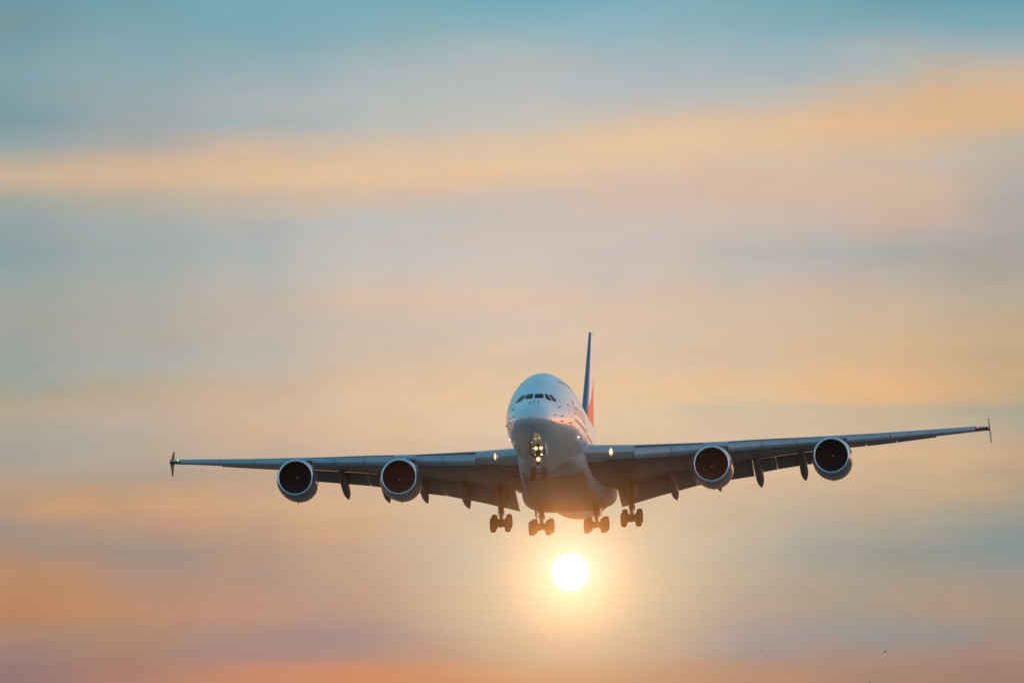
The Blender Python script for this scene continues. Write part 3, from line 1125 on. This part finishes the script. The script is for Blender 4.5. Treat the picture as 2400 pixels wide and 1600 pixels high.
def main_gear(x, y, z, half, axles, tilt, ztop, name):
    sg = 1 if x > 0 else -1
    mb = MB()
    dz = math.tan(R(tilt))
    # bogie beam, axles
    a0, a1 = axles[0], axles[-1]
    mb.tube([(x, y + a0 - .12, z + dz * (a0 - .12)), (x, y + a1 + .12, z + dz * (a1 + .12))], .25, 14)
    for a in axles:
        mb.tube([(x - half - .18, y + a, z + dz * a), (x + half + .18, y + a, z + dz * a)], .085, 12)
        for s in (-1, 1):
            mb.tube([(x + s * (half - .48), y + a, z + dz * a), (x + s * (half - .12), y + a, z + dz * a)], [.20, .33], 18)
            mb.tube([(x + s * .30, y + a, z + dz * a - .16), (x + s * .30, y + .1, z - .16)], .03, 6)
    # oleo and outer cylinder
    mb.tube([(x, y, z + .02), (x, y + .03, z + 1.0)], .135, 16, 1)
    mb.tube([(x, y + .02, z + .75), (x, y + .05, z + 1.05), (x, y + .12, ztop)], [.17, .20, .22], 16)
    mb.tube([(x, y + .05, z + 1.02), (x, y + .05, z + 1.12)], .27, 16)
    mb.tube([(x - .30, y + .05, z + 1.45), (x + .30, y + .05, z + 1.45)], .075, 10)
    # torque links
    mb.tube([(x - .05, y - .24, z + .98), (x - .05, y - .52, z + .55), (x - .05, y - .2, z + .12)], .055, 8)
    mb.tube([(x + .08, y - .24, z + .98), (x + .08, y - .52, z + .55), (x + .08, y - .2, z + .12)], .045, 8)
    # pitch trimmer, side brace, hoses
    mb.tube([(x - .08, y + .15, z + .9), (x - .08, y + .75, z + .2 + dz * .7)], .06, 8)
    mb.tube([(x, y + .05, z + 1.35), (x - sg * .55, y + .3, z + 2.2), (x - sg * 1.0, y + .4, ztop)], [.07, .08, .09], 8)
    mb.tube([(x + .22, y - .12, z + 1.6), (x + .28, y - .18, z + 1.0), (x + .18, y - .2, z + .35)], .03, 6)
    mb.tube([(x - .22, y - .12, z + 1.7), (x - .25, y - .18, z + 1.1), (x - .14, y - .2, z + .30)], .025, 6)
    mb.tube([(x + .17, y - .1, z + 1.3), (x + .32, y - .05, z + 1.15), (x + .30, y, z + .75)], .03, 6)
    g = mb.build(name, [M['strut'], M['chrome']], plane, angle=50)
    for a in axles:
        for s in (-1, 1):
            wheel(g, (x + s * half, y + a, z + dz * a))
    return g


for sgn in (-1, 1):
    main_gear(sgn * 6.23, 34.3, -6.36, .70, (-.85, .85), 19, -2.6, 'wing_landing_gear')
    main_gear(sgn * 2.63, 37.0, -6.45, .79, (-1.7, 0, 1.7), 12.5, -4.0, 'body_landing_gear')
    # open bay doors beside the legs
    for (x, y, z, h, l) in ((sgn * 6.75, 33.6, -3.75, 1.0, 2.6), (sgn * 3.08, 36.6, -5.25, .75, 2.2)):
        mb = MB()
        mb.box((x, y, z), (.05, l, h))
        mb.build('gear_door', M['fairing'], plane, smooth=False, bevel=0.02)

# nose gear
ng = Vector((0.05, 6.0, -6.58))
mb = MB()
x, y, z = ng
mb.tube([(x - .52, y, z), (x + .52, y, z)], .08, 12)
mb.tube([(x, y, z - .02), (x, y - .02, z + .95)], .10, 14, 1)
mb.tube([(x, y - .02, z + .85), (x, y - .05, z + 1.0), (x, y - .15, z + 3.1)], [.14, .16, .17], 14)
mb.tube([(x, y - .02, z + .80), (x, y - .02, z + .90)], .19, 14)
mb.tube([(x - .05, y + .16, z + .85), (x - .05, y + .45, z + .5), (x - .03, y + .12, z + .1)], .05, 8)
mb.tube([(x + .07, y + .16, z + .85), (x + .07, y + .45, z + .5), (x + .05, y + .12, z + .1)], .05, 8)
mb.tube([(x - .12, y - .1, z + 1.3), (x - .8, y + 1.2, z + 2.2), (x - .95, y + 2.0, z + 2.75)], .07, 8)
mb.tube([(x + .12, y - .1, z + 1.3), (x + .5, y + 1.2, z + 2.2), (x + .6, y + 2.0, z + 2.75)], .06, 8)
mb.tube([(x - .45, y - .15, z + 2.27), (x + .55, y - .15, z + 2.27)], .06, 8)
mb.tube([(x - .30, y - .15, z + 1.68), (x + .42, y - .15, z + 1.68)], .045, 8)
mb.tube([(x + .2, y - .1, z + .6), (x + .16, y - .16, z + 1.2), (x + .18, y - .2, z + 1.9)], .03, 6, 1)
gear = mb.build('nose_landing_gear', [M['strut'], M['chrome']], plane, angle=50)
for s in (-1, 1):
    wheel(gear, (x + s * .50, y, z), .63, .24)
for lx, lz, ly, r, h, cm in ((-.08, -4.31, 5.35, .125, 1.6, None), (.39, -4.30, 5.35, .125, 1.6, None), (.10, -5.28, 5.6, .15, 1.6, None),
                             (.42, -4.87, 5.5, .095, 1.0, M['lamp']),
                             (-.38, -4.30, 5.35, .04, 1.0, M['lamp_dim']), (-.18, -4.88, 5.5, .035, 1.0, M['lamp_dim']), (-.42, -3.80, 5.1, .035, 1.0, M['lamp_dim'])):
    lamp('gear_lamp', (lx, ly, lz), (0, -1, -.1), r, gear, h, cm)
mb = MB()
mb.add([(-.62, 4.3, fB(4.3) - .012), (.72, 4.3, fB(4.3) - .012), (.72, 7.6, fB(7.6) - .012), (-.62, 7.6, fB(7.6) - .012)], [(0, 1, 2, 3)])
mb.build('gear_bay', M['white'], fus, smooth=False)
for s in (-1, 1):
    mb = MB()
    x0 = .06 + s * .74
    out = [(4.9, -3.5), (7.4, -3.8), (7.3, -4.5), (6.6, -4.85), (5.3, -4.8), (4.85, -4.45)]
    mb.loft([[(x0 + d + s * .05 * (zz + 3.5) * -1, yy, zz) for yy, zz in out] for d in (-.025, .025)])
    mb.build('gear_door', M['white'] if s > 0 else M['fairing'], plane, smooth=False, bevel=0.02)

# antennas on the spine and belly
for y, z, h in ((12.0, 3.84, .10), (24, 4.2, .3)):
    mb = MB()
    mb.loft([[(d, y, z - .1), (d, y + .5, z - .1), (d * .4, y + .5, z + h), (d * .4, y + .3, z + h)] for d in (-.04, .04)])
    mb.build('antenna', M['white'], fus, smooth=False)

finish_airliner()


# ------------------------------------------------------------------ birds: three specks low at the right
def bird(px, py, dist, span, label):
    d = Vector(((px - 1200) / FPX, 1, (800 - py) / FPX))
    d = Euler((R(CAM_EL), 0, 0)).to_matrix() @ d
    p = CAM_P + d * dist
    mb = MB()
    s = span
    mb.tube([(0, -.42 * s, .02 * s), (0, -.32 * s, .03 * s), (0, -.1 * s, 0), (0, .2 * s, 0), (0, .45 * s, 0)], [.04 * s, .14 * s, .26 * s, .18 * s, .06 * s], 10)
    for k in (-1, 1):
        mb.loft([[(k * .10 * s, -.18 * s, .02 * s), (k * .10 * s, .15 * s, .02 * s), (k * .10 * s, 0, .10 * s)],
                 [(k * .32 * s, -.14 * s, .14 * s), (k * .32 * s, .12 * s, .14 * s), (k * .32 * s, 0, .20 * s)],
                 [(k * .5 * s, .05 * s, .06 * s), (k * .5 * s, .14 * s, .06 * s), (k * .5 * s, .1 * s, .08 * s)]])
    o = mb.build('bird', M['bird'])
    o.location = p
    o.rotation_euler = (0, 0, 0.6)
    tag(o, label, 'bird', 'birds flying far off low at the right')


bird(2074.4, 1525.8, 900, .30, 'far dark bird, largest of the three specks low at the right')
bird(1785.0, 1520.5, 930, .17, 'faint far bird nearest to the sun of the three specks')
bird(2038.4, 1597.5, 930, .18, 'small far bird at the bottom edge, lowest of the three specks')

# ------------------------------------------------------------------ haze: very thin forward-scattering evening air
mb = MB()
mb.box((0, -277.5, 64.5), (3010, 2455, 131))
me = bpy.data.meshes.new('haze')
me.from_pydata(mb.v, [], mb.f)
hz = bpy.data.objects.new('haze', me)
col.objects.link(hz)
tag(hz, kind='stuff')
m = bpy.data.materials.new('evening_air')
m.use_nodes = True
nt = m.node_tree
nt.nodes.clear()
o = nt.nodes.new('ShaderNodeOutputMaterial')
v = nt.nodes.new('ShaderNodeVolumePrincipled')
v.inputs['Color'].default_value = (0.95, 0.95, 0.95, 1)
v.inputs['Density'].default_value = HAZE_DENSITY
v.inputs['Anisotropy'].default_value = HAZE_G
nt.links.new(v.outputs[0], o.inputs['Volume'])
m.cycles.volume_sampling = 'EQUIANGULAR'
me.materials.append(m)
